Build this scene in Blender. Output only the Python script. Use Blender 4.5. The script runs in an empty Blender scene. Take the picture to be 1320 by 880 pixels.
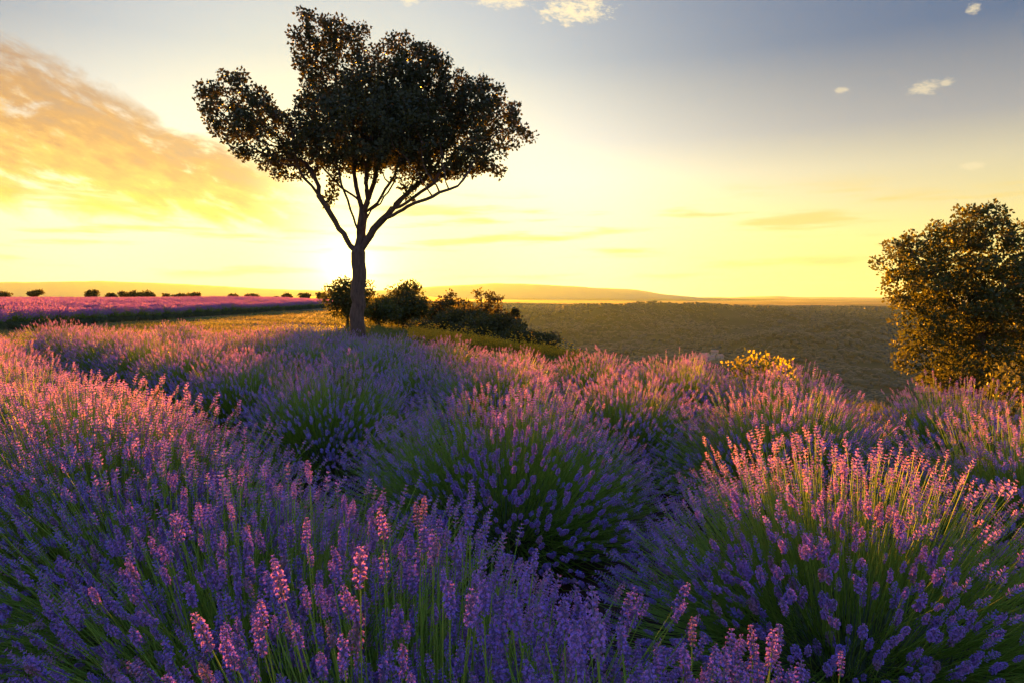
import bpy, math, random
import numpy as np
from mathutils import Vector

# ------------------------------------------------------------------ camera, sky, sun
rng = np.random.default_rng(7)
random.seed(7)
scene = bpy.context.scene
COL = scene.collection
CAM_H = 1.35
F = 880.0                                    # focal length in photo pixels (24 mm on 36 mm)
PITCH = math.atan2(57, F)                    # horizon 57 px above the middle

cam_d = bpy.data.cameras.new('camera')
cam_d.sensor_width = 36; cam_d.lens = 24
cam_d.clip_start = 0.02; cam_d.clip_end = 90000
cam = bpy.data.objects.new('camera', cam_d); COL.objects.link(cam)
cam.location = (0, 0, CAM_H); cam.rotation_euler = (math.radians(90) - PITCH, 0, 0)
scene.camera = cam


def ray(px, py):
    """direction of a photo pixel in the world"""
    x, y, z = px - 660, F, 440 - py
    c, s = math.cos(PITCH), math.sin(PITCH)
    return np.array([x, y * c + z * s, z * c - y * s])


def at(px, py, Y):
    d = ray(px, py)
    return np.array([0, 0, CAM_H]) + d * (Y / d[1])


SUN_PX = (448, 346)
sd = ray(*SUN_PX); sd = sd / np.linalg.norm(sd)
SUN_EL = math.asin(sd[2]); SUN_AZ = math.atan2(sd[0], sd[1])

ld = np.array([math.sin(SUN_AZ) * math.cos(SUN_EL), math.cos(SUN_AZ) * math.cos(SUN_EL), math.sin(SUN_EL)])
sun_d = bpy.data.lights.new('sun', 'SUN')
sun_d.energy = 5.0; sun_d.angle = math.radians(0.55); sun_d.color = (1.0, 0.33, 0.01)
sun = bpy.data.objects.new('sun', sun_d); COL.objects.link(sun)
sun.rotation_euler = Vector(tuple(-ld)).to_track_quat('-Z', 'Y').to_euler()
sun.location = (0, 0, 30)

vs = scene.view_settings
vs.view_transform = 'Standard'; vs.look = 'None'; vs.gamma = 1.0; vs.exposure = 3.08
vs.use_curve_mapping = False

cy = scene.cycles
cy.use_denoising = True
cy.max_bounces = 6; cy.diffuse_bounces = 4; cy.transmission_bounces = 4; cy.glossy_bounces = 2
cy.volume_bounces = 0; cy.transparent_max_bounces = 8
cy.sample_clamp_indirect = 6.0


class NT:
    """small helper for shader node trees"""
    def __init__(self, tree):
        self.t = tree; self.n = tree.nodes; self.l = tree.links

    def new(self, kind, **kw):
        nd = self.n.new(kind)
        for k, v in kw.items():
            setattr(nd, k, v)
        return nd

    def put(self, sock, v):
        if hasattr(v, 'is_output'):
            self.l.new(v, sock)
        else:
            sock.default_value = v

    def m(self, op, a, b=None, c=None, clamp=False):
        nd = self.new('ShaderNodeMath', operation=op, use_clamp=clamp)
        self.put(nd.inputs[0], a)
        if b is not None: self.put(nd.inputs[1], b)
        if c is not None: self.put(nd.inputs[2], c)
        return nd.outputs[0]

    def vm(self, op, a, b=None):
        nd = self.new('ShaderNodeVectorMath', operation=op)
        self.put(nd.inputs[0], a)
        if b is not None: self.put(nd.inputs[1], b)
        return nd.outputs['Value'] if op in ('DOT_PRODUCT', 'LENGTH', 'DISTANCE') else nd.outputs[0]

    def rng(self, v, a, b, c=0.0, d=1.0, smooth=True):
        nd = self.new('ShaderNodeMapRange', interpolation_type='SMOOTHSTEP' if smooth else 'LINEAR')
        self.put(nd.inputs['Value'], v)
        for k, x in (('From Min', a), ('From Max', b), ('To Min', c), ('To Max', d)):
            self.put(nd.inputs[k], x)
        return nd.outputs[0]

    def mix(self, f, a, b, blend='MIX'):
        nd = self.new('ShaderNodeMix', data_type='RGBA', blend_type=blend)
        self.put(nd.inputs[0], f)
        self.put(nd.inputs[6], a if hasattr(a, 'is_output') else (*a[:3], 1))
        self.put(nd.inputs[7], b if hasattr(b, 'is_output') else (*b[:3], 1))
        return nd.outputs[2]

    def noise(self, vec, scale, detail=4, rough=0.55, out=0, dist=0.0):
        nd = self.new('ShaderNodeTexNoise')
        if vec is not None: self.put(nd.inputs['Vector'], vec)
        nd.inputs['Scale'].default_value = scale; nd.inputs['Detail'].default_value = detail
        nd.inputs['Roughness'].default_value = rough; nd.inputs['Distortion'].default_value = dist
        return nd.outputs[out]

    def ramp(self, f, stops, interp='LINEAR'):
        nd = self.new('ShaderNodeValToRGB')
        cr = nd.color_ramp; cr.interpolation = interp
        while len(cr.elements) < len(stops): cr.elements.new(0.5)
        for e, (p, c) in zip(cr.elements, stops):
            e.position = p; e.color = (*c[:3], 1)
        self.put(nd.inputs[0], f)
        return nd.outputs[0]


def build_world():
    w = bpy.data.worlds.new('World'); scene.world = w; w.use_nodes = True
    T = NT(w.node_tree); T.n.clear()
    out = T.new('ShaderNodeOutputWorld'); bg = T.new('ShaderNodeBackground')
    T.l.new(bg.outputs[0], out.inputs[0])
    tc = T.new('ShaderNodeTexCoord').outputs['Generated']
    d = T.vm('NORMALIZE', tc)
    sx = T.new('ShaderNodeSeparateXYZ'); T.l.new(d, sx.inputs[0])
    X, Y, Z = sx.outputs
    el = T.m('MULTIPLY', T.m('ARCSINE', Z), 180 / math.pi)          # degrees above the horizon
    az = T.m('MULTIPLY', T.m('ARCTAN2', X, Y), 180 / math.pi)       # degrees right of +Y
    cosang = T.vm('DOT_PRODUCT', d, tuple(sd))
    ang = T.m('MULTIPLY', T.m('ARCCOSINE', T.m('MINIMUM', cosang, 0.9999999)), 180 / math.pi)
    # clear twilight sky: colour by height, warmer and brighter towards the sun
    base = T.ramp(T.m('DIVIDE', T.m('MAXIMUM', el, 0.0), 60.0), [
        (0.0, (0.74, 0.60, 0.13)), (0.06, (0.72, 0.60, 0.18)), (0.16, (0.47, 0.43, 0.29)), (0.21, (0.25, 0.26, 0.27)),
        (0.27, (0.14, 0.17, 0.22)), (0.31, (0.045, 0.10, 0.20)), (0.40, (0.03, 0.085, 0.20)), (0.60, (0.06, 0.14, 0.38)), (1.0, (0.11, 0.21, 0.58))])
    back = T.ramp(T.m('DIVIDE', T.m('MAXIMUM', el, 0.0), 60.0), [
        (0.0, (0.46, 0.46, 0.60)), (0.2, (0.48, 0.50, 0.72)), (0.45, (0.28, 0.35, 0.64)), (1.0, (0.11, 0.21, 0.58))])
    base = T.mix(T.rng(ang, 62.0, 115.0), base, back)
    wide = T.m('MULTIPLY', T.m('EXPONENT', T.m('MULTIPLY', T.m('POWER', T.m('DIVIDE', ang, 23.0), 2.0), -1.0)), 0.8)
    wide = T.m('ADD', wide, T.m('MULTIPLY', T.m('EXPONENT', T.m('MULTIPLY', T.m('POWER', T.m('DIVIDE', ang, 38.0), 2.0), -1.0)), 0.22))
    near = T.m('MULTIPLY', T.m('EXPONENT', T.m('DIVIDE', ang, -2.2)), 3.0)
    disc = T.rng(ang, 0.30, 0.22, 0.0, 120.0)
    c = T.mix(1.0, base, T.mix(T.m('MULTIPLY', wide, 0.72), (0, 0, 0), T.mix(T.rng(ang, 7.0, 24.0), (1.1, 0.96, 0.38), (1.05, 1.03, 0.80))), 'ADD')
    nodes_near = T.new('ShaderNodeVectorMath', operation='SCALE')
    nodes_near.inputs[0].default_value = (1.0, 0.80, 0.30); T.put(nodes_near.inputs['Scale'], T.m('ADD', near, disc))
    sky = T.new('ShaderNodeTexSky', sky_type='NISHITA')
    sky.sun_disc = False; sky.sun_elevation = SUN_EL; sky.sun_rotation = SUN_AZ
    sky.air_density = 1.0; sky.dust_density = 1.5; sky.ozone_density = 2.0
    ns = T.new('ShaderNodeVectorMath', operation='SCALE')
    T.l.new(sky.outputs[0], ns.inputs[0]); ns.inputs['Scale'].default_value = 0.003
    # ---- clouds
    cc = T.new('ShaderNodeCombineXYZ')
    # streaks that fall gently to the right
    T.put(cc.inputs[0], T.m('MULTIPLY', az, 0.075))
    T.put(cc.inputs[1], T.m('ADD', T.m('MULTIPLY', el, 0.17), T.m('MULTIPLY', az, 0.045)))
    n1 = T.noise(cc.outputs[0], 2.1, 8, 0.62, dist=0.5)
    n2 = T.noise(cc.outputs[0], 6.5, 6, 0.6)
    up = T.m('ADD', T.m('MULTIPLY', T.m('ADD', az, 37.0), -0.38), 16.8)
    lo = T.m('ADD', T.m('MULTIPLY', T.m('ADD', az, 37.0), -0.10), 7.0)
    t = T.m('DIVIDE', T.m('SUBTRACT', el, lo), T.m('MAXIMUM', T.m('SUBTRACT', up, lo), 0.6))
    tj = T.m('ADD', t, T.m('MULTIPLY', T.m('SUBTRACT', n1, 0.5), 0.9))
    edge = T.m('MULTIPLY', T.rng(tj, -0.15, 0.15), T.rng(tj, 1.08, 0.86))
    dens = T.m('MULTIPLY', edge, T.rng(T.m('ADD', T.m('MULTIPLY', n1, 0.66), T.m('MULTIPLY', n2, 0.34)), 0.33, 0.49))
    dens = T.m('MULTIPLY', dens, T.rng(az, -13.0, -22.0))
    dens = T.m('MULTIPLY', dens, T.rng(az, -100.0, -70.0))
    ccol = T.ramp(T.m('ADD', t, T.m('MULTIPLY', T.m('SUBTRACT', n2, 0.5), 1.5)), [
        (0.0, (0.74, 0.50, 0.10)), (0.3, (0.60, 0.35, 0.10)), (0.62, (0.41, 0.215, 0.09)), (1.0, (0.30, 0.19, 0.14))])
    # thin low streaks
    c2 = T.new('ShaderNodeCombineXYZ')
    T.put(c2.inputs[0], T.m('MULTIPLY', az, 0.07)); T.put(c2.inputs[1], T.m('MULTIPLY', el, 0.75)); c2.inputs[2].default_value = 3.7
    n3 = T.noise(c2.outputs[0], 1.25, 6, 0.55)
    low = T.m('MULTIPLY', T.rng(n3, 0.53, 0.68), T.m('MULTIPLY', T.rng(el, 1.0, 2.2), T.rng(el, 9.5, 6.5)))
    low = T.m('MULTIPLY', low, 0.85)
    # small bright puffs
    c3 = T.new('ShaderNodeCombineXYZ')
    T.put(c3.inputs[0], T.m('MULTIPLY', az, 0.45)); T.put(c3.inputs[1], T.m('ADD', T.m('MULTIPLY', el, 0.9), T.m('MULTIPLY', az, 0.12)))
    n4 = T.noise(c3.outputs[0], 2.2, 8, 0.72)
    puff = None
    for px, py, wx, wy, k in [(742, 14, 50, 17, 1.0), (648, 2, 40, 9, .8), (530, 1, 16, 6, .6), (1256, 11, 12, 7, .7),
                              (1192, 113, 24, 11, .55), (1221, 106, 12, 6, .5), (1086, 117, 10, 5, .5), (1252, 214, 22, 6, .3)]:
        r = ray(px, py); r = r / np.linalg.norm(r)
        a0 = math.degrees(math.atan2(r[0], r[1])); e0 = math.degrees(math.asin(r[2]))
        q = math.hypot(px - 660, F)
        wa, we = math.degrees(wx / q) * F / q, math.degrees(wy / q)
        ex = T.m('POWER', T.m('DIVIDE', T.m('SUBTRACT', az, a0), wa), 2.0)
        ey = T.m('POWER', T.m('DIVIDE', T.m('SUBTRACT', el, e0), we), 2.0)
        p = T.m('SUBTRACT', T.m('ADD', 0.85, T.m('MULTIPLY', T.m('SUBTRACT', n4, 0.5), 5.5)), T.m('ADD', ex, ey), clamp=True)
        p = T.m('MULTIPLY', p, k * 0.7)
        puff = p if puff is None else T.m('MAXIMUM', puff, p)
    puff = T.m('MINIMUM', puff, 0.9)
    s = T.mix(1.0, c, ns.outputs[0], 'ADD')
    s = T.mix(low, s, (0.66, 0.50, 0.17))
    s = T.mix(puff, s, (0.98, 0.80, 0.45))
    s = T.mix(T.m('MULTIPLY', dens, 0.95), s, T.mix(1.0, ccol, T.mix(T.m('MULTIPLY', wide, 0.2), (0, 0, 0), (1, .7, .15)), 'ADD'))
    s = T.mix(1.0, s, nodes_near.outputs[0], 'ADD')
    # the ground side of the dome: dull haze colour
    s = T.mix(T.rng(el, -0.5, -6.0), s, (0.10, 0.08, 0.05))
    T.l.new(s, bg.inputs[0]); bg.inputs[1].default_value = 0.162


build_world()

# ------------------------------------------------------------------ helpers


def mesh(name, V, faces_list, attrs=None, smooth=False):
    """faces_list: list of integer arrays (n,3) or (n,4)"""
    me = bpy.data.meshes.new(name)
    V = np.asarray(V, np.float32)
    faces_list = [np.asarray(f, np.int32) for f in faces_list if len(f)]
    me.vertices.add(len(V)); me.vertices.foreach_set('co', V.ravel())
    tot = sum(f.size for f in faces_list); n = sum(len(f) for f in faces_list)
    me.loops.add(tot); me.polygons.add(n)
    me.loops.foreach_set('vertex_index', np.concatenate([f.ravel() for f in faces_list]))
    sizes = np.concatenate([np.full(len(f), f.shape[1], np.int32) for f in faces_list])
    starts = np.concatenate([[0], np.cumsum(sizes)[:-1]]).astype(np.int32)
    me.polygons.foreach_set('loop_start', starts)
    if smooth: me.polygons.foreach_set('use_smooth', np.ones(n, bool))
    me.update(calc_edges=True)
    for k, v in (attrs or {}).items():
        v = np.asarray(v, np.float32)
        if v.ndim == 2:
            a = me.attributes.new(k, 'FLOAT_COLOR', 'POINT')
            a.data.foreach_set('color', np.hstack([v, np.ones((len(v), 1), np.float32)]).astype(np.float32).ravel())
        else:
            a = me.attributes.new(k, 'FLOAT', 'POINT'); a.data.foreach_set('value', v)
    return me


def link(name, me, mat=None, parent=None, loc=None, rot=None, scale=None, kind=None):
    o = bpy.data.objects.new(name, me); COL.objects.link(o)
    if mat is not None and len(me.materials) == 0: me.materials.append(mat)
    if parent is not None: o.parent = parent
    if loc is not None: o.location = loc
    if rot is not None: o.rotation_euler = rot
    if scale is not None: o.scale = scale
    if kind: o['kind'] = kind
    return o


def thing(name, label, cat, loc=(0, 0, 0), rotz=0.0, scale=None, group=None):
    o = bpy.data.objects.new(name, None); COL.objects.link(o)
    o.empty_display_size = 0.2
    o.location = tuple(float(v) for v in loc); o.rotation_euler = (0, 0, rotz)
    if scale is not None: o.scale = scale
    o['label'] = label; o['category'] = cat
    if group: o['group'] = group
    return o


def tag(o, label, cat, group=None):
    o['label'] = label; o['category'] = cat
    if group: o['group'] = group
    return o


def join(parts):
    """parts: list of (V, F) with the same face width -> (V, F)"""
    Vs, Fs, k = [], [], 0
    for V, Fc in parts:
        Vs.append(V); Fs.append(np.asarray(Fc) + k); k += len(V)
    return np.vstack(Vs), np.vstack(Fs)


def repeat(V, Fc, n):
    """face index array for n stacked copies of a template"""
    return (np.asarray(Fc)[None] + (np.arange(n) * len(V))[:, None, None]).reshape(-1, np.asarray(Fc).shape[1])


def frames(D):
    D = D / np.linalg.norm(D, axis=1, keepdims=True)
    ref = np.where(np.abs(D[:, 2:3]) < 0.95, np.array([[0, 0, 1.0]]), np.array([[1.0, 0, 0]]))
    A = np.cross(ref, D); A /= np.linalg.norm(A, axis=1, keepdims=True)
    return A, np.cross(D, A), D


def place(tmpl, P, D, S, spin=None):
    """copies of a template (its z axis along D) -> vertices (n*k,3)"""
    A, B, D = frames(D)
    if spin is not None:
        c, s = np.cos(spin)[:, None], np.sin(spin)[:, None]
        A, B = A * c + B * s, -A * s + B * c
    S = np.asarray(S)
    if S.ndim == 1: S = np.repeat(S[:, None], 3, 1)
    V = P[:, None] + A[:, None] * (tmpl[None, :, 0:1] * S[:, None, 0:1]) \
        + B[:, None] * (tmpl[None, :, 1:2] * S[:, None, 1:2]) + D[:, None] * (tmpl[None, :, 2:3] * S[:, None, 2:3])
    return V.reshape(-1, 3)


def value_noise(x, y, seed=0):
    xi, yi = np.floor(x), np.floor(y)
    fx, fy = x - xi, y - yi
    fx, fy = fx * fx * (3 - 2 * fx), fy * fy * (3 - 2 * fy)

    def h(a, b):
        v = np.sin(a * 127.1 + b * 311.7 + seed * 74.7) * 43758.5453
        return v - np.floor(v)
    return (h(xi, yi) * (1 - fx) + h(xi + 1, yi) * fx) * (1 - fy) + (h(xi, yi + 1) * (1 - fx) + h(xi + 1, yi + 1) * fx) * fy


def fbm(x, y, oct=4, seed=0):
    r = np.zeros_like(np.asarray(x, float)); a = 0.5
    for k in range(oct):
        r = r + a * (value_noise(x * 2 ** k, y * 2 ** k, seed + k) - 0.5); a *= 0.5
    return r


def sstep(a, b, x):
    t = np.clip((x - a) / (b - a), 0, 1)
    return t * t * (3 - 2 * t)


# ------------------------------------------------------------------ materials


def new_mat(name):
    m = bpy.data.materials.new(name); m.use_nodes = True
    T = NT(m.node_tree); T.n.clear()
    out = T.new('ShaderNodeOutputMaterial')
    return m, T, out


def attr(T, name, out='Fac'):
    a = T.new('ShaderNodeAttribute', attribute_name=name)
    return a.outputs[out]


def leafy(name, ca, cb, trans, tw=0.4, rough=0.6, spec=0.25, variation='rnd'):
    """two-tone leaf or petal that lets light through"""
    m, T, out = new_mat(name)
    v = attr(T, variation)
    col = T.mix(v, ca, cb)
    p = T.new('ShaderNodeBsdfPrincipled')
    T.put(p.inputs['Base Color'], col); p.inputs['Roughness'].default_value = rough
    p.inputs['Specular IOR Level'].default_value = spec
    tr = T.new('ShaderNodeBsdfTranslucent'); T.put(tr.inputs[0], T.mix(v, trans[0], trans[1]))
    mx = T.new('ShaderNodeMixShader'); mx.inputs[0].default_value = tw
    T.l.new(p.outputs[0], mx.inputs[1]); T.l.new(tr.outputs[0], mx.inputs[2]); T.l.new(mx.outputs[0], out.inputs[0])
    return m


def flower_mat():
    m, T, out = new_mat('lavender_flower')
    tint = attr(T, 'tint'); rnd = attr(T, 'rnd')
    oi = T.new('ShaderNodeObjectInfo').outputs['Random']
    r = T.m('FRACT', T.m('ADD', rnd, oi))
    petal = T.mix(r, (0.22, 0.19, 0.90), (0.34, 0.22, 0.88))
    calyx = T.mix(r, (0.21, 0.23, 0.50), (0.25, 0.29, 0.42))
    dry = T.rng(r, 0.93, 0.97)
    col = T.mix(tint, calyx, petal)
    col = T.mix(T.m('MULTIPLY', dry, 0.6), col, (0.30, 0.22, 0.20))
    p = T.new('ShaderNodeBsdfPrincipled'); T.put(p.inputs['Base Color'], col)
    p.inputs['Roughness'].default_value = 0.65; p.inputs['Specular IOR Level'].default_value = 0.2
    p.inputs['Sheen Weight'].default_value = 0.15
    tr = T.new('ShaderNodeBsdfTranslucent'); T.put(tr.inputs[0], T.mix(tint, T.mix(0.5, col, (0.66, 0.25, 0.26)), (0.74, 0.28, 0.34)))
    mx = T.new('ShaderNodeMixShader'); mx.inputs[0].default_value = 0.48
    T.l.new(p.outputs[0], mx.inputs[1]); T.l.new(tr.outputs[0], mx.inputs[2]); T.l.new(mx.outputs[0], out.inputs[0])
    return m


M_FLOWER = flower_mat()
M_STEM = leafy('lavender_stem', (0.23, 0.42, 0.04), (0.34, 0.52, 0.07), ((0.22, 0.36, 0.02), (0.30, 0.42, 0.04)), 0.3)
M_LEAF = leafy('lavender_leaf', (0.085, 0.13, 0.05), (0.14, 0.18, 0.09), ((0.08, 0.10, 0.03), (0.1, 0.12, 0.04)), 0.25)
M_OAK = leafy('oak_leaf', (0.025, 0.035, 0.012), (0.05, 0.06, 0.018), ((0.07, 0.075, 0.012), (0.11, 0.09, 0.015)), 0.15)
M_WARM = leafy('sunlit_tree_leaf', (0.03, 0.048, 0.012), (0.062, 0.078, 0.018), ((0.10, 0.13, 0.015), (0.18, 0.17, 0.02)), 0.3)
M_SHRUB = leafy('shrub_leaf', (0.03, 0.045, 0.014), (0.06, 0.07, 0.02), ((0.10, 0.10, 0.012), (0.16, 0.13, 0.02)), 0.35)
M_YELLOW = leafy('yellow_shrub_leaf', (0.07, 0.11, 0.015), (0.26, 0.24, 0.02), ((0.35, 0.35, 0.02), (0.62, 0.50, 0.03)), 0.55)
M_GRASS = leafy('grass_blade', (0.10, 0.14, 0.025), (0.28, 0.22, 0.07), ((0.14, 0.17, 0.02), (0.30, 0.25, 0.05)), 0.36)
M_WILD = leafy('yellow_wildflower', (0.16, 0.19, 0.02), (0.75, 0.50, 0.02), ((0.3, 0.3, 0.02), (0.85, 0.6, 0.03)), 0.5)


def bark_mat():
    m, T, out = new_mat('bark')
    tc = T.new('ShaderNodeTexCoord').outputs['Object']
    mp = T.new('ShaderNodeMapping'); T.l.new(tc, mp.inputs[0]); mp.inputs['Scale'].default_value = (1, 1, 0.25)
    n = T.noise(mp.outputs[0], 14, 8, 0.65)
    p = T.new('ShaderNodeBsdfPrincipled'); p.inputs['Roughness'].default_value = 0.9
    T.put(p.inputs['Base Color'], T.ramp(n, [(0.3, (0.035, 0.022, 0.014)), (0.7, (0.13, 0.09, 0.06))]))
    b = T.new('ShaderNodeBump'); b.inputs['Strength'].default_value = 0.7; b.inputs['Distance'].default_value = 0.04
    T.put(b.inputs['Height'], n); T.l.new(b.outputs[0], p.inputs['Normal'])
    T.l.new(p.outputs[0], out.inputs[0]); return m


M_BARK = bark_mat()


def plain(name, col, rough=0.8, var=0.15, scale=3.0):
    m, T, out = new_mat(name)
    tc = T.new('ShaderNodeTexCoord').outputs['Object']
    n = T.noise(tc, scale, 4)
    p = T.new('ShaderNodeBsdfPrincipled'); p.inputs['Roughness'].default_value = rough
    T.put(p.inputs['Base Color'], T.mix(n, tuple(c * (1 - var) for c in col), tuple(min(1, c * (1 + var)) for c in col)))
    T.l.new(p.outputs[0], out.inputs[0]); return m


def ground_mat():
    m, T, out = new_mat('ground')
    col = attr(T, 'zone', 'Color')
    pos = T.new('ShaderNodeNewGeometry').outputs['Position']
    n1 = T.noise(pos, 7.0, 8, 0.65); n2 = T.noise(pos, 0.35, 5, 0.6)
    c = T.mix(T.rng(n1, 0.3, 0.7), T.mix(1.0, col, (0.55, 0.55, 0.55), 'MULTIPLY'), T.mix(1.0, col, (1.35, 1.3, 1.2), 'MULTIPLY'))
    c = T.mix(T.m('MULTIPLY', T.rng(n2, 0.35, 0.65), 0.5), c, T.mix(1.0, c, (0.7, 0.85, 0.6), 'MULTIPLY'))
    p = T.new('ShaderNodeBsdfPrincipled'); p.inputs['Roughness'].default_value = 0.95
    p.inputs['Specular IOR Level'].default_value = 0.1
    T.put(p.inputs['Base Color'], c)
    b = T.new('ShaderNodeBump'); b.inputs['Strength'].default_value = 0.8; b.inputs['Distance'].default_value = 0.05
    T.put(b.inputs['Height'], n1); T.l.new(b.outputs[0], p.inputs['Normal'])
    T.l.new(p.outputs[0], out.inputs[0]); return m


# ------------------------------------------------------------------ terrain
ROW_U = np.array([-0.686, 0.727])            # along the lavender rows
ROW_N = np.array([0.727, 0.686])             # across them
EDGE_Y = [-60, 0, 9, 17, 24, 33, 45, 60, 100, 150, 300, 1000, 4000]
EDGE_X = [14, 9.5, 5.6, 1.2, -1.6, -5.2, -9.5, -12, -25, -39, -80, -280, -1150]


def terrain(x, y):
    x = np.asarray(x, float); y = np.asarray(y, float)
    xe = np.interp(y, EDGE_Y, EDGE_X)
    d = (x - xe)
    de = np.where(d > 20, d, np.log1p(np.exp(np.clip(d, -60, 20) * 0.55)) / 0.55)
    R = np.hypot(x, y)
    sl = np.interp(y, [0, 15, 30, 45], [0.16, 0.22, 0.28, 0.28])
    floor = 185.0
    drop = floor * (1 - np.exp(-np.maximum(de, 0) * sl / floor))
    spur = fbm(x / 520.0, y / 520.0, 4, 3) * 2
    spur2 = fbm(x / 140.0 + 9, y / 140.0, 3, 8)
    rise = sstep(1000, 2750, R + spur * 650 + x * 0.10)
    h = -drop + drop * rise * (1 - 40.0 / floor)
    h = h + sstep(300, 1000, R) * (spur * 85 + spur2 * 22) * (drop / floor) * (1 - 0.95 * sstep(1600, 2500, R))
    h = h - 0.02 * np.log1p(np.exp(np.clip(x * 1.4, -40, 40))) / 1.4 * sstep(40, 0, y)
    left = sstep(0, -14, d)
    h = h + left * sstep(30, 100, y) * sstep(400, 200, y) * fbm(x / 38.0, y / 60.0, 3, 14) * 1.5
    h = h + left * 0.002 * np.clip(y - 18, 0, 170) * sstep(6, 18, -x)
    h = h + (fbm(x / 3.1, y / 3.1, 3, 1) * 0.10 + fbm(x / 17.0, y / 17.0, 2, 2) * 0.22) * sstep(0, 12, y) * sstep(300, 40, R)
    return h


def zone_colour(x, y):
    soil = np.array([0.085, 0.055, 0.036]); straw = np.array([0.21, 0.165, 0.06]); green = np.array([0.085, 0.105, 0.03])
    wood = np.array([0.026, 0.046, 0.018]); field = np.array([0.12, 0.115, 0.05])
    R = np.hypot(x, y); p = x * ROW_N[0] + y * ROW_N[1]
    xe = np.interp(y, EDGE_Y, EDGE_X); d = x - xe
    c = np.repeat(straw[None], len(x), 0)
    g = sstep(-0.12, 0.12, fbm(x / 4.0, y / 4.0, 4, 5) + 0.18 * sstep(-9, 2, d) - 0.03)
    c = c * (1 - g[:, None]) + green * g[:, None]
    inf = sstep(6.9, 6.4, p) * sstep(13.0, 12.2, y)
    far = sstep(-19.5, -20.5, x + 0.045 * (y - 27)) * sstep(15, 17, y)
    s = np.maximum(inf, far)[:, None]
    c = c * (1 - s) + soil * s
    w = (sstep(25, 90, d) * sstep(30, 120, R))[:, None]
    c = c * (1 - w) + wood * w
    pl = (sstep(2500, 3000, R) * sstep(0.0, 0.1, fbm(x / 300.0, y / 300.0, 3, 6) + 0.02))[:, None]
    c = c * (1 - pl) + field * pl
    return c


def build_ground():
    a_front = np.radians(np.linspace(-46, 46, 420)); a_back = np.radians(np.linspace(46, 314, 90))[1:-1]
    A = np.concatenate([a_front, a_back]); na = len(A)
    R = np.geomspace(0.35, 17800, 340); nr = len(R)
    x = (R[:, None] * np.sin(A)[None]).ravel(); y = (R[:, None] * np.cos(A)[None]).ravel()
    V = np.stack([x, y, terrain(x, y)], 1)
    V = np.vstack([V, [[0, 0, float(terrain(0, 0))]]])
    i = np.arange(nr - 1)[:, None] * na; j = np.arange(na)[None]; k = (j + 1) % na
    Q = np.stack([i + j, i + k, i + na + k, i + na + j], -1).reshape(-1, 4)[:, ::-1]
    C = len(V) - 1
    fan = np.stack([np.full(na, C), (np.arange(na) + 1) % na, np.arange(na)], 1)
    me = mesh('ground', V, [Q, fan], {'zone': zone_colour(V[:, 0], V[:, 1])}, smooth=True)
    link('ground', me, ground_mat(), kind='structure')


build_ground()


def build_mountains():
    az = np.radians(np.linspace(-60, 60, 360)); px = 660 + F * np.tan(az)
    prof = np.interp(px, [-400, 0, 60, 130, 240, 330, 420, 520, 560, 640, 690, 760, 820, 860, 900, 1000, 1100, 1320, 1700],
                     [10, 12, 13.5, 14.5, 13.5, 9, 7, 9, 13, 17.5, 16, 12.5, 8.5, 3, -1, 0.5, -0.5, 1, 3])
    D = 14000.0; rows = []
    crest = prof / F * D / np.cos(az) + CAM_H + fbm(px / 45.0, px * 0, 4, 4) * 45
    for k, (f, r) in enumerate([(0.0, 11000), (0.45, 12200), (0.8, 13300), (1.0, 14000), (0.6, 15200), (0.0, 17000)]):
        h = -30 + (crest + 30) * f + fbm(px / 30.0, px * 0 + k, 3, 9) * 30 * (f < 1)
        rows.append(np.stack([np.sin(az) * r, np.cos(az) * r, h], 1))
    n = len(az); V = np.vstack(rows)
    i = np.arange(5)[:, None] * n; j = np.arange(n - 1)[None]
    Q = np.stack([i + j, i + j + 1, i + n + j + 1, i + n + j], -1).reshape(-1, 4)[:, ::-1]
    link('mountains', mesh('mountains', V, [Q], smooth=True), plain('mountain_wood', (0.06, 0.07, 0.035), 0.95, 0.3, 0.004), kind='structure')


build_mountains()

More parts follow.
